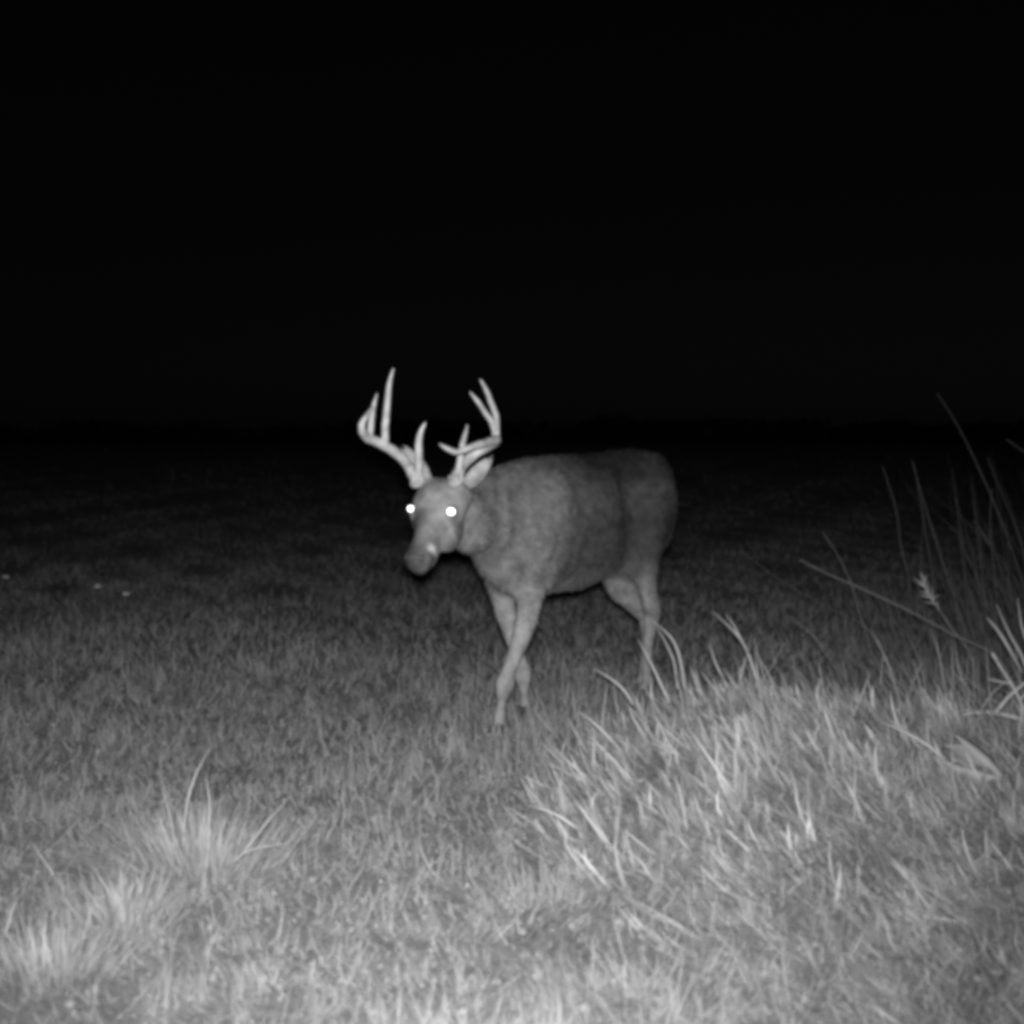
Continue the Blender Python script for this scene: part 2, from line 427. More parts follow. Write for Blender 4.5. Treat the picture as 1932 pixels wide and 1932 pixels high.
# trunk: (s along the spine, top z, bottom z, half width, egg)
trunk = [(-.900, .90, .72, .040, 0), (-.88, .960, .66, .085, 0), (-.83, 1.000, .61, .120, .05), (-.74, 1.016, .565, .142, .10),
         (-.64, 1.012, .530, .130, .12), (-.54, 1.003, .505, .130, .14), (-.40, .996, .488, .166, .16), (-.26, .993, .480, .174, .16),
         (-.13, .990, .478, .154, .18), (.0, .984, .482, .145, .18), (.12, .960, .500, .135, .12), (.20, .92, .535, .105, .05), (.25, .87, .60, .06, 0)]
rings = [egg_ring(body_pt(s, (a + b) / 2), L3, UP, hw, (a - b) / 2, eg) for s, a, b, hw, eg in trunk]
shapes.append(loft(rings))
# shoulder blades and haunches
for sd in (1, -1):
    shapes.append(ellipsoid(body_pt(.00, .76, .100 * sd), [L3 * .075, H3 * .130, UP * .19 + H3 * -.05]))
    shapes.append(ellipsoid(body_pt(.03, .63, .105 * sd), [L3 * .065, H3 * .09, UP * .13]))
    shapes.append(ellipsoid(body_pt(-.76, .79, .102 * sd), [L3 * .085, H3 * .125, UP * .22]))
# sheath and belly tuft
shapes.append(ellipsoid(body_pt(-.34, .492), [L3 * .03, H3 * .08, UP * .026]))
# head frame
O = at(817, 971, 4.46)
f = np.array([-.350, -.718, -.602]); f /= np.linalg.norm(f)
l = np.array([-f[1], f[0], 0.]); l /= np.linalg.norm(l)
u = np.cross(f, l)
# neck
NB = O - f * .105 - u * .045
neck = [(body_pt(-.02, .745), UP, .135, .215), (body_pt(.10, .755), UP * .97 + H3 * .2, .128, .20), (body_pt(.22, .750) + L3 * -.0, UP * .9 + H3 * .42, .122, .195),
        (body_pt(.34, .768) + L3 * .012, UP * .78 + H3 * .62, .110, .165), (NB * .55 + body_pt(.34, .772) * .45 - UP * .01, u * .5 + UP * .5, .098, .135), (NB - UP * .025, u, .080, .105), (NB + f * .04, u, .05, .06)]
rr_ = []
for c, up_, hw, hh in neck:
    up_ = up_ / np.linalg.norm(up_)
    rr_.append(egg_ring(c, l * .5 + L3 * .5, up_, hw, hh, .03))
shapes.append(loft(rr_))
# skull: (t along the face, centre offset along u, half width, half height)
head = [(-.158, -.028, .050, .042), (-.130, -.010, .090, .066), (-.08, -.006, .093, .074), (-.03, -.018, .091, .083), (.010, -.030, .082, .085), (.040, -.041, .061, .074),
        (.070, -.047, .045, .060), (.10, -.051, .042, .051), (.13, -.054, .043, .047), (.158, -.057, .043, .045), (.178, -.059, .039, .039), (.190, -.060, .022, .025)]
shapes.append(loft([egg_ring(O + f * t + u * o, l, u, hw, hh, -.10, 20) for t, o, hw, hh in head]))
for sd in (1, -1):
    shapes.append(ellipsoid(O + f * -.004 + l * .060 * sd + u * .010, [l * .0225, f * .032, u * .0225]))            # brow ridge
    shapes.append(ellipsoid(O + f * .005 + l * .046 * sd + u * -.078, [l * .028, f * .075, u * .042]))             # jaw
    shapes.append(ellipsoid(O + f * .155 + l * .027 * sd + u * -.050, [l * .021, f * .026, u * .028]))            # lip pads
    shapes.append(ellipsoid(O + f * -.112 + l * .058 * sd + u * .040, [l * .026, f * .026, u * .026]))            # pedicle
shapes.append(ellipsoid(O + f * .110 + u * -.094, [l * .028, f * .062, u * .020]))                               # chin
shapes.append(ellipsoid(at(886, 998, 4.63), [L3 * .085, H3 * .10, UP * .092]))                                       # throat
# legs
def leg(pts, rad): return tube(pts, rad, n=14, sub=5)
LFp = [body_pt(.02, .70, .085), at(1004, 1085, 4.90), at(1000, 1135, 4.88), at(984, 1200, 4.85), at(961, 1262, 4.81), at(952, 1292, 4.80), at(946, 1325, 4.79), at(942, 1362, 4.78), at(939, 1381, 4.77), at(934, 1395, 4.755)]
RFp = [body_pt(.02, .70, -.085), at(940, 1080, 5.04), at(947, 1125, 5.03), at(962, 1180, 5.02), at(978, 1240, 5.02), at(985, 1270, 5.02), at(989, 1305, 5.03), at(992, 1345, 5.04), at(990, 1362, 5.03), at(985, 1372, 5.015)]
fr = [.078, .068, .050, .035, .0260, .035, .0165, .0215, .018, .019]
shapes.append(leg(LFp, fr)); shapes.append(leg(RFp, fr))
LHp = [body_pt(-.74, .82, .075), at(1212, 1000, 5.44), at(1213, 1062, 5.42), at(1222, 1110, 5.46), at(1231, 1150, 5.52), at(1229, 1170, 5.53), at(1223, 1215, 5.52), at(1221, 1265, 5.51), at(1220, 1287, 5.50), at(1212, 1303, 5.48)]
RHp = [body_pt(-.74, .82, -.075), at(1180, 1030, 5.60), at(1174, 1085, 5.58), at(1193, 1130, 5.61), at(1217, 1160, 5.66), at(1221, 1180, 5.66), at(1219, 1215, 5.62), at(1216, 1258, 5.58), at(1213, 1275, 5.57), at(1206, 1290, 5.55)]
hr = [.10, .098, .074, .046, .036, .032, .0205, .0225, .019, .021]
shapes.append(leg(LHp, hr)); shapes.append(leg(RHp, [.10, .112, .098, .052, .036, .032, .0205, .0225, .019, .021]))
for pk in (LHp[4], RHp[4]):
    shapes.append(ellipsoid(pk - H3 * .018 + UP * .012, [L3 * .016, H3 * .020, UP * .030]))      # point of the hock
# tail
shapes.append(tube([body_pt(-.86, .90), body_pt(-.905, .84), body_pt(-.915, .76), body_pt(-.905, .68)], [.03, .028, .024, .010], n=10))
me = fuse('body', shapes, .0075, 4)
nv = len(me.vertices); co = np.empty(nv * 3, np.float32); me.vertices.foreach_get('co', co); co = co.reshape(-1, 3).astype(float)
ed = np.empty(len(me.edges) * 2, np.int32); me.edges.foreach_get('vertices', ed); ed = ed.reshape(-1, 2)
deg = np.bincount(ed.ravel(), minlength=nv)[:, None].astype(float)
def sm_w(co):
    s_ = (co[:, :2] - S0) @ Hd
    w_ = np.clip((co[:, 2] - .40) / .12, 0, 1)
    hh_ = co - (O - u * .03); t_ = hh_ @ f; rad_ = np.linalg.norm(hh_ - t_[:, None] * f, axis=1)
    return w_ * (1 - np.clip((t_ + .17) / .06, 0, 1) * np.clip((.135 - rad_) / .03, 0, 1))
wt = sm_w(co)[:, None] * .6
for _ in range(150):
    acc = np.zeros_like(co)
    for k in range(3):
        acc[:, k] = np.bincount(ed[:, 0], co[ed[:, 1], k], nv) + np.bincount(ed[:, 1], co[ed[:, 0], k], nv)
    co += wt * (acc / deg - co)
# folds of loose skin on the neck, slight unevenness of muscle under the coat
me.vertices.foreach_set('co', co.astype(np.float32).ravel()); me.update()
nrm = np.empty(nv * 3, np.float32); me.vertices.foreach_get('normal', nrm); nrm = nrm.reshape(-1, 3).astype(float)
s_ = (co[:, :2] - S0) @ Hd; z_ = co[:, 2]; la_ = (co[:, :2] - S0) @ Lf
def bump_mask(a0, a1, b0, b1): return np.clip((s_ - a0) / .08, 0, 1) * np.clip((a1 - s_) / .08, 0, 1) * np.clip((z_ - b0) / .08, 0, 1) * np.clip((b1 - z_) / .08, 0, 1)
disp = .0034 * np.sin((s_ + .25 * z_ + .03 * np.sin(14 * z_)) * 62) * bump_mask(.06, .36, .56, .92)
disp += .0015 * (np.sin(31 * s_ + 17 * z_) * np.sin(23 * z_ - 11 * s_ + 3 * la_)) * wt[:, 0] / .6
cz = s_ - (.10 - .5 * (z_ - .52))                                                        # line behind the elbow and shoulder
disp -= .016 * np.exp(-(cz / .040) ** 2) * np.clip((z_ - .49) / .05, 0, 1) * np.clip((.80 - z_) / .20, 0, 1) * np.clip((np.abs(la_) - .03) / .05, 0, 1)
disp -= .027 * np.exp(-((s_ + .52) / .070) ** 2 - ((z_ - .77) / .15) ** 2) * np.clip((np.abs(la_) - .04) / .06, 0, 1)   # hollow of the flank
disp += .008 * np.exp(-((s_ + .71) / .10) ** 2 - ((z_ - .74) / .12) ** 2) * np.clip((np.abs(la_) - .05) / .06, 0, 1)     # haunch muscle
disp += .010 * np.exp(-((s_ - .10) / .05) ** 2 - ((z_ - .68) / .14) ** 2) * np.clip((np.abs(la_) - .05) / .06, 0, 1)     # shoulder muscle
co += nrm * disp[:, None]
me.vertices.foreach_set('co', co.astype(np.float32).ravel()); me.update()

# coat values by region (fur colour in infrared, with flank shade put in)
nv = len(me.vertices); co = np.empty(nv * 3, np.float32); me.vertices.foreach_get('co', co); co = co.reshape(-1, 3).astype(float)
nrm = np.empty(nv * 3, np.float32); me.vertices.foreach_get('normal', nrm); nrm = nrm.reshape(-1, 3).astype(float)
def sst(a, b, x): t = np.clip((x - a) / (b - a), 0, 1); return t * t * (3 - 2 * t)
def coat_value(co):
    rel = co[:, :2] - S0; s = rel @ Hd; z = co[:, 2]
    lat = rel @ Lf
    c = np.full(len(co), .178)
    sq = s - (.10 - .5 * (z - .52))
    c -= .050 * sst(.03, -.06, sq) * sst(.40, .52, z) * (1 - .5 * sst(.72, .88, z)) + .056 * sst(.0, -.22, sq) * sst(.44, .56, z) * sst(.42, .60, z)                       # darker barrel and haunch: flank shade painted into the coat
    c -= .022 * sst(-.38, -.56, s) * sst(.55, .70, z)  # haunch darkened further, part of the painted flank shade
    c -= .065 * sst(.82, .97, z) * (s < .14) * sst(.14, .0, s)              # dark line along the back
    c += .045 * sst(.60, .48, z) * (s > -.62)                               # paler belly
    c += .080 * sst(.56, .42, z)                                           # legs
    h = (co - O); ht = h @ f; hl = h @ l; hu = h @ u
    inh = sst(-.18, -.13, ht) * sst(.14, .11, np.linalg.norm(h - ht[:, None] * f, axis=1)) * (s > .3)
    g = lambda v, m, w_: np.exp(-(((v - m) / w_) ** 2))
    face = np.full(len(co), .29)
    face -= .15 * sst(-.01, .05, ht) * (.55 + .45 * sst(.025, -.025, hl))         # face darkens towards the muzzle
    face -= .07 * g(ht, .04, .03) * g(hl, -.04, .03)
    face -= .085 * sst(.11, .150, ht)
    face -= .13 * g(ht, .01, .05) * sst(-.04, -.08, hu)                       # dark jaw edge
    face += .42 * g(ht - .35 * (hu + .05), .118, .013) * sst(.008, .030, hl) * sst(-.015, -.035, hu) * sst(-.085, -.07, hu)  # pale bar behind the nose
    face -= .13 * g(ht, -.115, .022) * g(hl, 0, .03)                         # dark crown between the antlers
    face += .12 * g(ht, .030, .009) * g(np.abs(hl), .060, .014)              # eye ring
    face -= .10 * g(np.abs(hl), .086, .012) * g(ht, .0, .03)
    face += .16 * g(ht, .10, .03) * sst(-.088, -.105, hu)                    # white chin
    face -= .07 * g(hu + .12 * (ht - .15), -.074, .004) * sst(.09, .12, ht)    # mouth line
    c += .16 * np.exp(-(((co - (O + l * .055 - u * .150 + f * .02)) / .035) ** 2).sum(1))   # white throat patch
    return np.clip(c * (1 - inh) + face * inh, .035, .8)
set_attr(me, 'coat', coat_value(co))
F_ = np.array([p.vertices[:] for p in me.polygons if len(p.vertices) == 4], int)
body = link('body', me, M_coat, buck)

# coat hair: fine short hairs combed back along the body
fc = co[F_].mean(1); fn = nrm[F_].mean(1); fn /= np.linalg.norm(fn, axis=1)[:, None]
NH = 110000
pick = rng.integers(0, len(F_), NH)
wts = rng.dirichlet([1, 1, 1, 1], NH)
hp = (co[F_[pick]] * wts[:, :, None]).sum(1); hn = fn[pick]
srel = (hp[:, :2] - S0) @ Hd
hdirf = (hp - O)
onhead = (np.linalg.norm(hdirf - (hdirf @ f)[:, None] * f, axis=1) < .13) & (hdirf @ f > -.15) & (srel > .3)
comb = np.where(hp[:, 2:3] < .52, np.array([0, 0, -1.]) - H3 * .15, -H3 * .8 - UP * .55)
comb = np.where(onhead[:, None], -f, comb)
comb = comb - hn * (comb * hn).sum(1)[:, None]; comb /= np.linalg.norm(comb, axis=1)[:, None] + 1e-6
comb = comb + rng.normal(0, .22, comb.shape) ; comb = comb + hn * rng.uniform(.06, .30, NH)[:, None]; comb /= np.linalg.norm(comb, axis=1)[:, None]
ln = np.where(onhead, .007, np.where(hp[:, 2] < .40, .009, .020)) * rng.uniform(.5, 1.3, NH)
wv = np.cross(comb, hn); wv /= np.linalg.norm(wv, axis=1)[:, None]; wv *= rng.uniform(.0010, .0018, NH)[:, None]
root = hp - hn * .001
HV = np.stack([root - wv, root + wv, root + comb * ln[:, None]], 1).reshape(-1, 3)
hm = mesh_np('coat_hair', HV, None, np.arange(NH * 3).reshape(-1, 3), smooth=False)
set_attr(hm, 'coat', np.repeat(coat_value(hp) * rng.uniform(.55, 1.45, NH), 3))
tag(link('coat_hair', hm, M_coat, body), kind='stuff')

# hooves: two claws each
def hoof(p, fwd):
    out = []
    sdv = np.array([-fwd[1], fwd[0], 0.])
    gz = float(terrain(p[0], p[1]))
    for sd in (1, -1):
        c = np.array([p[0], p[1], 0]) + sdv * .0125 * sd
        rgs = []
        for (z, a, b, off) in [(gz, .036, .0125, .012), (gz + .008, .037, .0135, .012), (gz + .028, .027, .014, .004), (gz + .048, .019, .014, -.004), (gz + .060, .014, .011, -.006)]:
            t = np.linspace(0, 2 * np.pi, 12, endpoint=False)
            rgs.append(c + fwd * off + UP * z + (np.cos(t) * a * (1 - .12 * np.cos(t)))[:, None] * fwd + (np.sin(t) * b * (1 - .3 * np.cos(t)))[:, None] * sdv)
        out.append(loft(rgs))
    return out
for pts in (LFp, RFp, LHp, RHp):
    link('hoof', fuse('hoof', hoof(pts[-1], H3), .003, 2), M_hoof, buck)

# eyes: dark eyeball, and in it the reflecting disc that shines back at the flash
camv = np.array([0, 0, CAM_Z])
for sd in (1, -1):
    c = O + l * .0715 * sd + u * (.016 if sd > 0 else .024) + f * .002
    dv = flash_dir = (np.array(flash.location) * .5 + camv * .5) - c; dv /= np.linalg.norm(dv)
    a = np.cross(dv, UP); a /= np.linalg.norm(a); b = np.cross(a, dv)
    v_, f_ = ellipsoid(c, [a * .0170, b * .0170, dv * .0160], 20, 14)
    me_ = bpy.data.meshes.new('eye'); me_.from_pydata(v_.tolist(), [], f_)
    for p in me_.polygons: p.use_smooth = True
    eye = link('eye', me_, M_eyeball, buck)
    # shallow lens-shaped disc, oval like the pupil opening
    es = .78 if sd > 0 else .68
    rgs = []; tt = np.linspace(0, 2 * np.pi, 24, endpoint=False)
    for r_, h_ in [(1.0, .0100), (1.0, .0160), (.8, .0166), (.5, .0170), (.15, .0172)]:
        rgs.append(c + dv * h_ + (np.cos(tt) * .0185 * es * r_)[:, None] * (a * .97 + b * .24) + (np.sin(tt) * .0165 * es * r_)[:, None] * (b * .97 - a * .24))
    v_, f_ = loft(rgs)
    me_ = bpy.data.meshes.new('pupil'); me_.from_pydata(v_.tolist(), [], f_)
    bm = bmesh.new(); bm.from_mesh(me_); bmesh.ops.recalc_face_normals(bm, faces=bm.faces); bm.to_mesh(me_); bm.free()
    for p in me_.polygons: p.use_smooth = True
    link('pupil', me_, M_tapetum, eye)

# nose leather and nostrils
nshape = [ellipsoid(O + f * .172 + u * -.032, [l * .027, f * .016, u * .018])]
for sd in (1, -1): nshape.append(ellipsoid(O + f * .168 + l * .026 * sd + u * -.034, [l * .011, f * .015, u * .013]))
nose = link('nose', fuse('nose', nshape, .003, 8), M_nose, buck)
for sd in (1, -1):
    v_, f_ = ellipsoid(O + f * .180 + l * .026 * sd + u * -.036, [l * .0055, f * .0045, u * .0075 - l * .004 * sd], 12, 8)
    me_ = bpy.data.meshes.new('nostril'); me_.from_pydata(v_.tolist(), [], f_); link('nostril', me_, M_eyeball, nose)

# ears: cupped leaves, laid back behind the antlers
def ear(base, tip, wide, inner, depth):
    base, tip, inner = map(np.asarray, (base, tip, inner)); ax = tip - base; Ln = np.linalg.norm(ax); ax = ax / Ln
    nr = inner - ax * inner.dot(ax); nr /= np.linalg.norm(nr); wd = np.cross(ax, nr)
    outer, inn = [], []
    prof = [(0, .38), (.12, .62), (.28, .92), (.45, 1.0), (.62, .90), (.78, .66), (.9, .38), (.97, .16), (1.0, .03)]
    for t, q in prof:
        c = base + ax * Ln * t; hw = wide * q
        th = np.linspace(-1.25, 1.25, 11)
        outer.append(c + (np.sin(th) * hw)[:, None] * wd - ((np.cos(th) - .3) * depth * q)[:, None] * nr)
        inn.append(c + (np.sin(th) * hw * .90)[:, None] * wd - ((np.cos(th) - .3) * depth * q * .80 - .001)[:, None] * nr)
    rgs = [np.concatenate([o_, i_[::-1]]) for o_, i_ in zip(outer, inn)]
    return loft(rgs)
for nm, b_, t_, inr in (('l', O - f * .105 + l * .062 + u * .012, at(931, 858, 4.60), np.array([-.25, -.9, -.15])), ('r', O - f * .120 - l * .050 + u * .028, at(755, 837, 4.60), np.array([.1, -.9, -.1]))):
    v_, f_ = ear(b_, t_, .029, inr, .026)
    em = fuse('ear', [(v_, f_)], .003, 3)
    n_ = len(em.vertices); set_attr(em, 'coat', rng.uniform(.36, .44, n_))
    link('ear', em, M_coat, buck)

# antlers
def antler(chains, burr, seed):
    sh = [tube([at(a, b, c) for a, b, c, _ in ch], [r_ * .9 for *_, r_ in ch], n=12, sub=6, knob=.16, seed=seed + k) for k, ch in enumerate(chains)]
    bp = at(*burr); sh.append(ellipsoid(bp, [l * .026, f * .024, u * .014 + f * -.006]))
    for k in range(14):
        q = rng.normal(0, 1, 3); q /= np.linalg.norm(q)
        sh.append(ellipsoid(bp + np.array([0, 0, .012]) + q * np.array([.018, .018, .022]), np.eye(3) * rng.uniform(.005, .009), 8, 6))
    return fuse('antler', sh, .0035, 3)
ant_r = antler([
    [(790, 914, 4.44, .021), (779, 893, 4.46, .021), (766, 872, 4.49, .019), (745, 853, 4.51, .0185), (716, 836, 4.50, .0175), (694, 826, 4.46, .017), (684, 814, 4.42, .015), (683, 800, 4.40, .012), (691, 786, 4.41, .0095), (699, 774, 4.44, .007), (704, 766, 4.46, .004)],
    [(790, 893, 4.45, .017), (790, 866, 4.42, .0150), (790, 835, 4.40, .0125), (795, 812, 4.39, .0085), (804, 796, 4.385, .003)],
    [(727, 842, 4.50, .013), (727, 806, 4.49, .0130), (731, 760, 4.48, .0115), (735, 722, 4.475, .0085), (743, 693, 4.47, .003)],
    [(698, 826, 4.46, .012), (700, 800, 4.46, .0115), (704, 770, 4.465, .009), (712, 741, 4.47, .003)],
], (787, 909, 4.45), 1)
link('antler', ant_r, M_antler, buck)
ant_l = antler([
    [(855, 912, 4.43, .021), (864, 896, 4.45, .021), (874, 876, 4.48, .020), (898, 855, 4.51, .0185), (924, 840, 4.49, .0180), (937, 830, 4.42, .0165), (914, 836, 4.33, .014), (886, 845, 4.27, .012), (862, 853, 4.235, .0105), (843, 846, 4.215, .0085), (828, 837, 4.21, .0035)],
    [(866, 893, 4.45, .015), (869, 862, 4.44, .0115), (874, 832, 4.43, .0100), (879, 815, 4.425, .007), (882, 800, 4.42, .003)],
    [(936, 834, 4.44, .0145), (935, 808, 4.45, .0145), (936, 786, 4.47, .0115), (926, 758, 4.48, .0100), (917, 735, 4.49, .0085), (905, 714, 4.49, .003)],
    [(933, 812, 4.43, .011), (927, 795, 4.41, .0110), (914, 776, 4.39, .0095), (901, 757, 4.37, .008), (886, 739, 4.36, .003)],
], (860, 908, 4.44), 5)
link('antler', ant_l, M_antler, buck)

# ------------------------------------------------------------------ stalks, twigs and tufts one can pick out
def ribbon_blade(pts, width, tw=0.0, fold=.25):
    """one long grass blade: a tapering, folded strip with thickness"""
    P, Wd = smooth_path([at(*p) for p in pts], width, 5)
    T = np.gradient(P, axis=0); T /= np.linalg.norm(T, axis=1)[:, None]
    rgs = []
    for k in range(len(P)):
        vd = np.array([0, 0, CAM_Z]) * 0 + np.array([math.sin(tw + .5 * k / len(P)), -1, .25]); a = np.cross(T[k], vd); a /= np.linalg.norm(a); b = np.cross(a, T[k])
        w_ = Wd[k]; th = .0012
        rgs.append(np.array([P[k] - a * w_, P[k] - b * (fold * w_ + th), P[k] + a * w_, P[k] + b * (th - fold * w_)]))
    return loft(rgs)

def to_mesh(name, vf, tint):
    me = bpy.data.meshes.new(name); me.from_pydata(vf[0].tolist(), [], vf[1])
    for p in me.polygons: p.use_smooth = True
    set_attr(me, 'tint', np.full(len(me.vertices), tint) * rng.uniform(.9, 1.1, len(me.vertices)))
    return me

def rooted(pts):
    """continue the lowest point of a stalk down to the ground"""
    p = at(*pts[0]); g = float(terrain(p[0], p[1]))
    return p, g

def stalk(label, pts, r0, tint=.4, seed_head=None, group='single dry stalks on the right', name='dry_stalk', leaves=()):
    W = [at(*p) for p in pts]
    d0 = W[0] - W[1]; d0 /= np.linalg.norm(d0); d0 = d0 * .5 + np.array([0, 0, -.8])
    gz = float(terrain(W[0][0], W[0][1])); k = (gz - .01 - W[0][2]) / d0[2]
    root = W[0] + d0 * k
    if k > .03: W = [root] + W
    n = len(W); rad = np.linspace(r0, r0 * .35, n) * .78
    o = link(name, to_mesh(name, tube(W, rad, n=6, sub=5, knob=.2, seed=int(pts[0][0])), tint), M_stalk, None, tuple(W[0]))
    if seed_head:
        c0, c1 = at(*seed_head[0]), at(*seed_head[1]); ax = c1 - c0; Ln = np.linalg.norm(ax); ax /= Ln
        sh = []
        for q in range(26):
            t = rng.random(); sp = rng.normal(0, .25, 3); dd = ax + sp; dd /= np.linalg.norm(dd)
            b0 = c0 + ax * Ln * t * .8
            sh.append(tube([b0, b0 + dd * .02 + sp * .008, b0 + dd * .045 + sp * .03], [.0012, .0032, .0008], n=5, sub=3))
        V_, F2, oo = [], [], 0
        for v_, f_ in sh: V_.append(v_); F2 += [tuple(i_ + oo for i_ in q) for q in f_]; oo += len(v_)
        link('seed_head', to_mesh('seed_head', (np.concatenate(V_), F2), min(1, tint + .3)), M_stalk, o)
    for lf in leaves:
        link('leaf', to_mesh('leaf', ribbon_blade(lf[0], lf[1]), tint), M_dry, o)
    tag(o, label, 'stalk', group)
    return o

stalk('tallest thin stalk leaning left high against the black sky', [(1935, 1120, 6.9), (1890, 985, 6.9), (1845, 880, 6.9), (1805, 800, 6.9), (1768, 742, 6.9)], .0040, .22)
stalk('faint stalk just right of the tallest one, ending lower', [(1950, 1110, 7.0), (1918, 1000, 7.0), (1890, 930, 7.0), (1862, 862, 7.0)], .0038, .2)
stalk('stalk at the right edge arching out of the picture', [(2010, 960, 6.4), (1975, 890, 6.4), (1935, 855, 6.4), (1898, 828, 6.4)], .004, .25)
stalk('long thin arching stalk lying across the weeds, tip lowest at left', [(1885, 1243, 5.6), (1800, 1198, 5.6), (1710, 1150, 5.6), (1620, 1108, 5.6), (1560, 1082, 5.6), (1508, 1056, 5.6)], .0042, .55)
stalk('short upright stalk crossing above the long arching one', [(1640, 1215, 6.2), (1622, 1160, 6.2), (1605, 1100, 6.2), (1582, 1050, 6.2), (1552, 1003, 6.2)], .004, .4)
stalk('curved stalk with the bright feathery seed head', [(1830, 1235, 5.7), (1795, 1185, 5.7), (1765, 1140, 5.7), (1742, 1105, 5.7)], .0045, .6, seed_head=((1775, 1160, 5.7), (1735, 1085, 5.7)))
stalk('dim upright stalk left of the seed head, tip bent left', [(1715, 1100, 7.2), (1700, 1030, 7.2), (1690, 960, 7.2), (1665, 880, 7.2)], .0045, .2)
stalk('dim stalk standing between the seed head and the tallest stalk', [(1760, 1090, 7.4), (1745, 1000, 7.4), (1735, 930, 7.4), (1722, 868, 7.4)], .0045, .15)
stalk('dark stalk right of the seed head with a forked leaf', [(1880, 1130, 6.6), (1873, 1050, 6.6), (1868, 980, 6.6), (1872, 920, 6.6)], .004, .2, leaves=[([(1870, 1030, 6.6), (1850, 1000, 6.55), (1838, 985, 6.5)], [.004, .004, .001])])
stalk('thin faint stalk lying lowest over the dark field', [(1640, 1190, 6.4), (1560, 1145, 6.4), (1480, 1100, 6.4), (1395, 1038, 6.4)], .0026, .2)
stalk('bent stalk rising from the middle of the bank with pale tip', [(1590, 1290, 5.2), (1560, 1235, 5.2), (1530, 1195, 5.2), (1490, 1165, 5.2)], .0035, .5)

def blade_thing(label, bl, tint=.8, group='long pale blades of grass'):
    W0 = at(*bl[0][0][0])
    o = link('straw', to_mesh('straw', ribbon_blade(*bl[0]), tint), M_dry, None, tuple(W0))
    for b in bl[1:]:
        link('side_blade', to_mesh('side_blade', ribbon_blade(*b), tint * .9), M_dry, o)
    tag(o, label, 'straw', group)
w4 = lambda a: [a * .55, a * .75, a * .55, a * .10]
blade_thing('pale forked blade bent over right of the hind legs, topmost', [([(1440, 1350, 4.6), (1422, 1262, 4.6), (1396, 1204, 4.6), (1345, 1154, 4.6)], w4(.0065)), ([(1412, 1230, 4.6), (1398, 1205, 4.58), (1385, 1180, 4.57), (1370, 1160, 4.56)], w4(.005))])
blade_thing('narrow pale blade below the forked one, nearly upright', [([(1385, 1330, 4.6), (1370, 1290, 4.6), (1350, 1250, 4.6), (1337, 1210, 4.6)], w4(.006))])
blade_thing('broad pale blade slanting in front of the bank, left of the hind hooves', [([(1192, 1455, 4.2), (1165, 1410, 4.2), (1130, 1372, 4.2), (1092, 1342, 4.2)], w4(.009))])
blade_thing('bright blade crossing the hind legs', [([(1300, 1395, 4.5), (1262, 1322, 4.5), (1232, 1258, 4.5), (1203, 1205, 4.5)], w4(.0075))])
blade_thing('drooping pale blade hanging behind the hind hocks', [([(1296, 1330, 4.7), (1285, 1250, 4.7), (1268, 1205, 4.7), (1232, 1172, 4.7)], w4(.007)), ([(1278, 1300, 4.7), (1272, 1250, 4.7), (1255, 1210, 4.7), (1235, 1180, 4.7)], w4(.005))])
blade_thing('pair of pale blades lying just left of the bank near its foot', [([(1150, 1500, 4.0), (1120, 1478, 4.0), (1085, 1448, 4.0), (1045, 1412, 4.0)], w4(.008)), ([(1130, 1482, 4.0), (1095, 1470, 4.0), (1065, 1455, 4.0), (1030, 1440, 4.0)], w4(.006))])
blade_thing('pale blade lying lowest on the left foot of the bank', [([(1120, 1590, 3.5), (1085, 1560, 3.5), (1045, 1535, 3.5), (998, 1520, 3.5)], w4(.0065))])
blade_thing('short broad blade sticking up left of the hind hooves', [([(1195, 1330, 4.7), (1180, 1305, 4.7), (1155, 1282, 4.7), (1122, 1262, 4.7)], w4(.008))])
blade_thing('long straight straw lying flat in the lower right', [([(1895, 1757, 2.95), (1850, 1748, 2.95), (1800, 1738, 2.95), (1740, 1728, 2.95)], [.0035, .0042, .004, .003])], .9)
blade_thing('thin straw leaning left at the left edge, above the shortest', [([(122, 1690, 3.1), (100, 1650, 3.1), (80, 1620, 3.1), (58, 1588, 3.1)], w4(.0032))], .7)
blade_thing('short straw leaning right at the very left edge', [([(5, 1775, 2.8), (15, 1745, 2.8), (24, 1715, 2.8), (38, 1688, 2.8)], w4(.004))], .8)

blade_thing('tallest of the pale blades fanning up at the right edge', [([(1945, 1290, 4.6), (1930, 1240, 4.6), (1905, 1195, 4.6), (1880, 1140, 4.6)], w4(.009))])
blade_thing('leftmost of the pale blades fanning up at the right edge', [([(1930, 1270, 4.55), (1900, 1215, 4.55), (1880, 1185, 4.55), (1862, 1165, 4.55)], w4(.009))])
blade_thing('steepest of the pale blades fanning up at the right edge', [([(1955, 1270, 4.5), (1942, 1220, 4.5), (1928, 1180, 4.5), (1920, 1128, 4.5)], w4(.008))])
blade_thing('broad pale blade lying left of the fallen leaf', [([(1800, 1450, 3.9), (1760, 1412, 3.9), (1715, 1385, 3.9), (1662, 1362, 3.9)], w4(.009))])
blade_thing('long pale blade slanting down the middle of the bank', [([(1400, 1515, 3.6), (1370, 1475, 3.6), (1335, 1425, 3.6), (1300, 1375, 3.6)], w4(.009))])
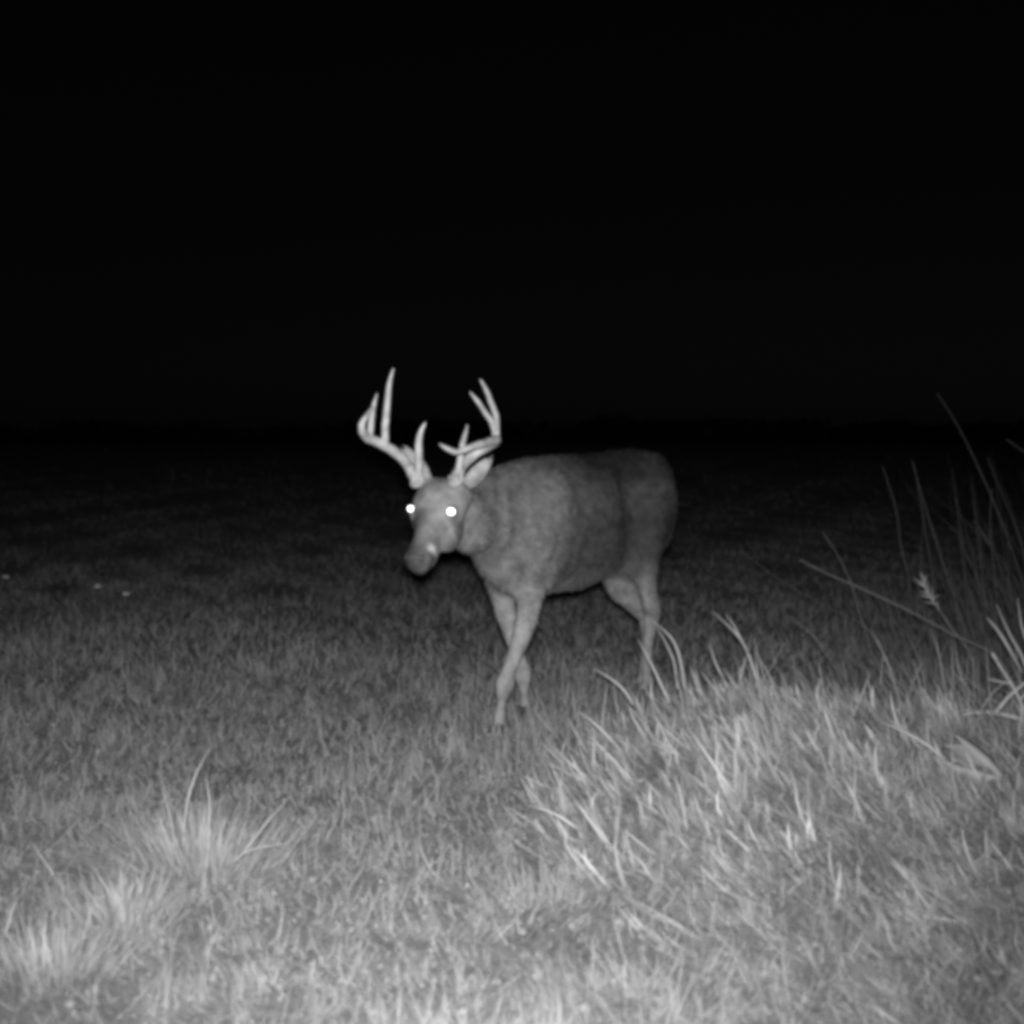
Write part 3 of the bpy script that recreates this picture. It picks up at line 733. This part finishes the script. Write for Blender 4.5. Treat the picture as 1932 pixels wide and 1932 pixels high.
# twigs at the right edge
def twig(label, pts, r, sides=()):
    W = [at(*p) for p in pts]
    o = link('twig', to_mesh('twig', tube(W, np.linspace(r, r * .55, len(W)), n=8, sub=5, knob=.35, seed=int(pts[0][1])), .8), M_twig, None, tuple(W[0]))
    for sdp in sides:
        link('side_shoot', to_mesh('side_shoot', tube([at(*p) for p in sdp], np.linspace(r * .6, r * .25, len(sdp)), n=6, sub=4, knob=.3), .8), M_twig, o)
    tag(o, label, 'twig', 'bare twigs at the right edge')
YT = hit(1865, 1350, .07)
twig('pale thick twig lying level at the right edge', [(1990, 1368, YT), (1935, 1358, YT), (1880, 1346, YT), (1838, 1345, YT), (1798, 1353, YT)], .0085, sides=[[(1840, 1346, YT), (1820, 1340, YT - .03), (1806, 1344, YT - .05)]])
twig('forked pale twig rising above the level one', [(1990, 1450, YT + .03), (1945, 1372, YT + .03), (1920, 1312, YT + .03), (1898, 1275, YT + .03), (1872, 1232, YT + .03)], .0075, sides=[[(1906, 1290, YT + .03), (1885, 1286, YT + .02), (1862, 1280, YT + .01)], [(1925, 1320, YT + .03), (1950, 1295, YT + .03), (1985, 1278, YT + .03)]])
twig('short twig crossing the forked one, lower left to upper right', [(1878, 1345, YT - .05), (1900, 1318, YT - .05), (1920, 1300, YT - .05), (1960, 1268, YT - .05)], .0065)
twig('stick poking up below the level twig at the right edge', [(1888, 1480, YT - .25), (1905, 1455, YT - .25), (1920, 1432, YT - .25), (1950, 1395, YT - .25)], .006, sides=[[(1893, 1470, YT - .25), (1893, 1445, YT - .25), (1894, 1412, YT - .25)]])

# broad pale leaf below the twigs
YL = hit(1835, 1440, .06)
lc, lt = at(1893, 1468, YL - .05), at(1775, 1408, YL + .06)
ax = lt - lc; Ln = np.linalg.norm(ax); ax /= Ln; wd = np.cross(ax, np.array([.1, -.8, .6])); wd /= np.linalg.norm(wd); nn = np.cross(wd, ax)
rgs = []
for t, q in [(0, .06), (.1, .35), (.25, .78), (.42, 1), (.6, .92), (.78, .62), (.9, .32), (1, .04)]:
    c = lc + ax * Ln * t + nn * (.012 * math.sin(3.1 * t)) + wd * .006 * math.sin(9 * t); hw = .040 * q * (1 + .15 * math.sin(17 * t))
    top = [c + wd * hw * k + nn * (abs(k) * .55 * hw * (1 + .5 * math.sin(11 * t + 2 * k))) for k in (-1, -.5, 0, .5, 1)]
    rgs.append(np.array(top + [p - nn * .0012 for p in top[::-1]]))
leaf = link('broad_leaf', to_mesh('broad_leaf', loft(rgs), .35), M_dry, None, tuple(lc))
tag(leaf, 'broad pale fallen leaf beside the stick at the right', 'leaf')
for pts, wd_ in [([(1893, 1466, YL - .05), (1862, 1435, YL - .03), (1832, 1408, YL), (1800, 1385, YL + .03)], .016), ([(1890, 1470, YL - .06), (1850, 1462, YL - .05), (1810, 1450, YL - .03), (1768, 1428, YL)], .014)]:
    link('leaf_lobe', to_mesh('leaf_lobe', ribbon_blade(pts, [wd_ * .3, wd_, wd_ * .9, wd_ * .1]), .55), M_dry, leaf)

# grass tuft standing out on the left
tr = at(385, 1640, 3.27); tz = float(terrain(tr[0], tr[1])); tuft_o = (float(tr[0]), float(tr[1]), tz)
tuft = empty('grass_tuft', tuft_o); tuft['_o'] = tuft_o
tag(tuft, 'pale bushy tuft of longer grass on the left', 'grass tuft')
n = 1000; q = rng.normal(0, 1, (n, 2)) * np.array([.17, .10])
P = np.stack([tr[0] + q[:, 0], tr[1] + q[:, 1], terrain(tr[0] + q[:, 0], tr[1] + q[:, 1])], -1)
az = np.arctan2(q[:, 1], q[:, 0]) + rng.normal(0, .4, n)
o = grass_obj('leaf_mass', [blades(P, rng.uniform(.07, .17, n), .005 * rng.uniform(.6, 1.3, n), az, np.clip(np.hypot(q[:, 0], q[:, 1]) * 5 + rng.normal(0, .12, n), 0, 1.2), rng.uniform(.1, .6, n), rng.uniform(.25, .8, n), nseg=4)], M_dry, tuft)
tag(o, kind='stuff')
for pts, wd_ in [([(345, 1600, 3.27), (352, 1520, 3.25), (370, 1460, 3.24), (398, 1408, 3.22)], .0034), ([(392, 1640, 3.25), (394, 1570, 3.22), (396, 1515, 3.2), (388, 1462, 3.2)], .0036),
                 ([(440, 1630, 3.25), (470, 1595, 3.22), (505, 1550, 3.2), (542, 1508, 3.18)], .0036), ([(330, 1600, 3.27), (325, 1560, 3.25), (318, 1530, 3.24), (312, 1500, 3.24)], .003), ([(430, 1640, 3.2), (460, 1610, 3.18), (500, 1598, 3.16), (545, 1592, 3.15)], .003)]:
    link('long_blade', to_mesh('long_blade', ribbon_blade(pts, w4(wd_)), .8), M_dry, tuft)
for (uu, vv, Y, nn_, lab) in [(95, 1745, 2.62, 260, 'low pale tuft of grass in the lower left corner'), (240, 1690, 2.9, 200, 'small low tuft of grass just below the bushy tuft')]:
    tr = at(uu, vv, Y); o2 = (float(tr[0]), float(tr[1]), float(terrain(tr[0], tr[1])))
    q = rng.normal(0, 1, (nn_, 2)) * np.array([.06, .05])
    P = np.stack([tr[0] + q[:, 0], tr[1] + q[:, 1], terrain(tr[0] + q[:, 0], tr[1] + q[:, 1])], -1)
    az = np.arctan2(q[:, 1], q[:, 0]) + rng.normal(0, .5, nn_)
    o = empty('grass_tuft', o2); o['_o'] = o2
    m_ = grass_obj('leaf_mass', [blades(P, rng.uniform(.06, .13, nn_), .005 * rng.uniform(.6, 1.3, nn_), az, np.clip(np.hypot(q[:, 0], q[:, 1]) * 5 + rng.normal(0, .12, nn_), 0, 1.2), rng.uniform(.1, .7, nn_), rng.uniform(.3, .8, nn_), nseg=4)], M_dry, o)
    tag(m_, kind='stuff')
    tag(o, lab, 'grass tuft', 'low grass tufts on the left')

# two pale seed heads catching the flash far out in the dark field
for (uu, vv, Y, lab) in [(185, 1108, 8.3, 'left of two tiny pale seed heads in the dark field'), (237, 1122, 8.1, 'right of two tiny pale seed heads in the dark field'), (11, 1090, 8.6, 'faint pale seed head at the far left edge')]:
    c = at(uu, vv, Y); g = float(terrain(c[0], c[1]))
    root = np.array([c[0] + .02, c[1] + .02, g])
    o = link('seed_stalk', to_mesh('seed_stalk', tube([root, (root + c) / 2 + np.array([.012, 0, 0]), c], [.0035, .003, .0025], n=6, sub=4), .0), M_stalk, None, tuple(root))
    sh = []
    for k in range(22):
        dd = rng.normal(0, 1, 3); dd /= np.linalg.norm(dd); dd[2] = abs(dd[2]) * .8
        sh.append(tube([c, c + dd * .013, c + dd * .024], [.004, .007, .003], n=5, sub=2))
    V_, F2, oo = [], [], 0
    for v_, f_ in sh: V_.append(v_); F2 += [tuple(i_ + oo for i_ in q) for q in f_]; oo += len(v_)
    link('seed_head', to_mesh('seed_head', (np.concatenate(V_), F2), 1.0), M_twig, o)
    tag(o, lab, 'seed head', 'seed heads in the dark field')

# ------------------------------------------------------------------ far hedge on the horizon, beyond the flash
n = 26000
hx = rng.uniform(-70, 70, n); top = .35 + .7 * vnoise(hx, hx * 0, 6, 8) + .5 * vnoise(hx, hx * 0, 1.7, 9)
hz = 1.1 + top * rng.random(n) ** .7; hy = 60 + rng.normal(0, 1.5, n)
c = np.stack([hx, hy, hz], -1); a = rng.normal(0, .16, (n, 3)); b = rng.normal(0, .16, (n, 3))
tag(link('far_hedge', mesh_np('far_hedge', np.stack([c - a, c + b, c + a, c - b], 1).reshape(-1, 3), np.arange(n * 4).reshape(-1, 4), None, False), M_hedge), 'black hedge far off along the horizon', 'hedge', kind='stuff')

for ob in list(bpy.data.objects):
    if '_o' in ob: del ob['_o']
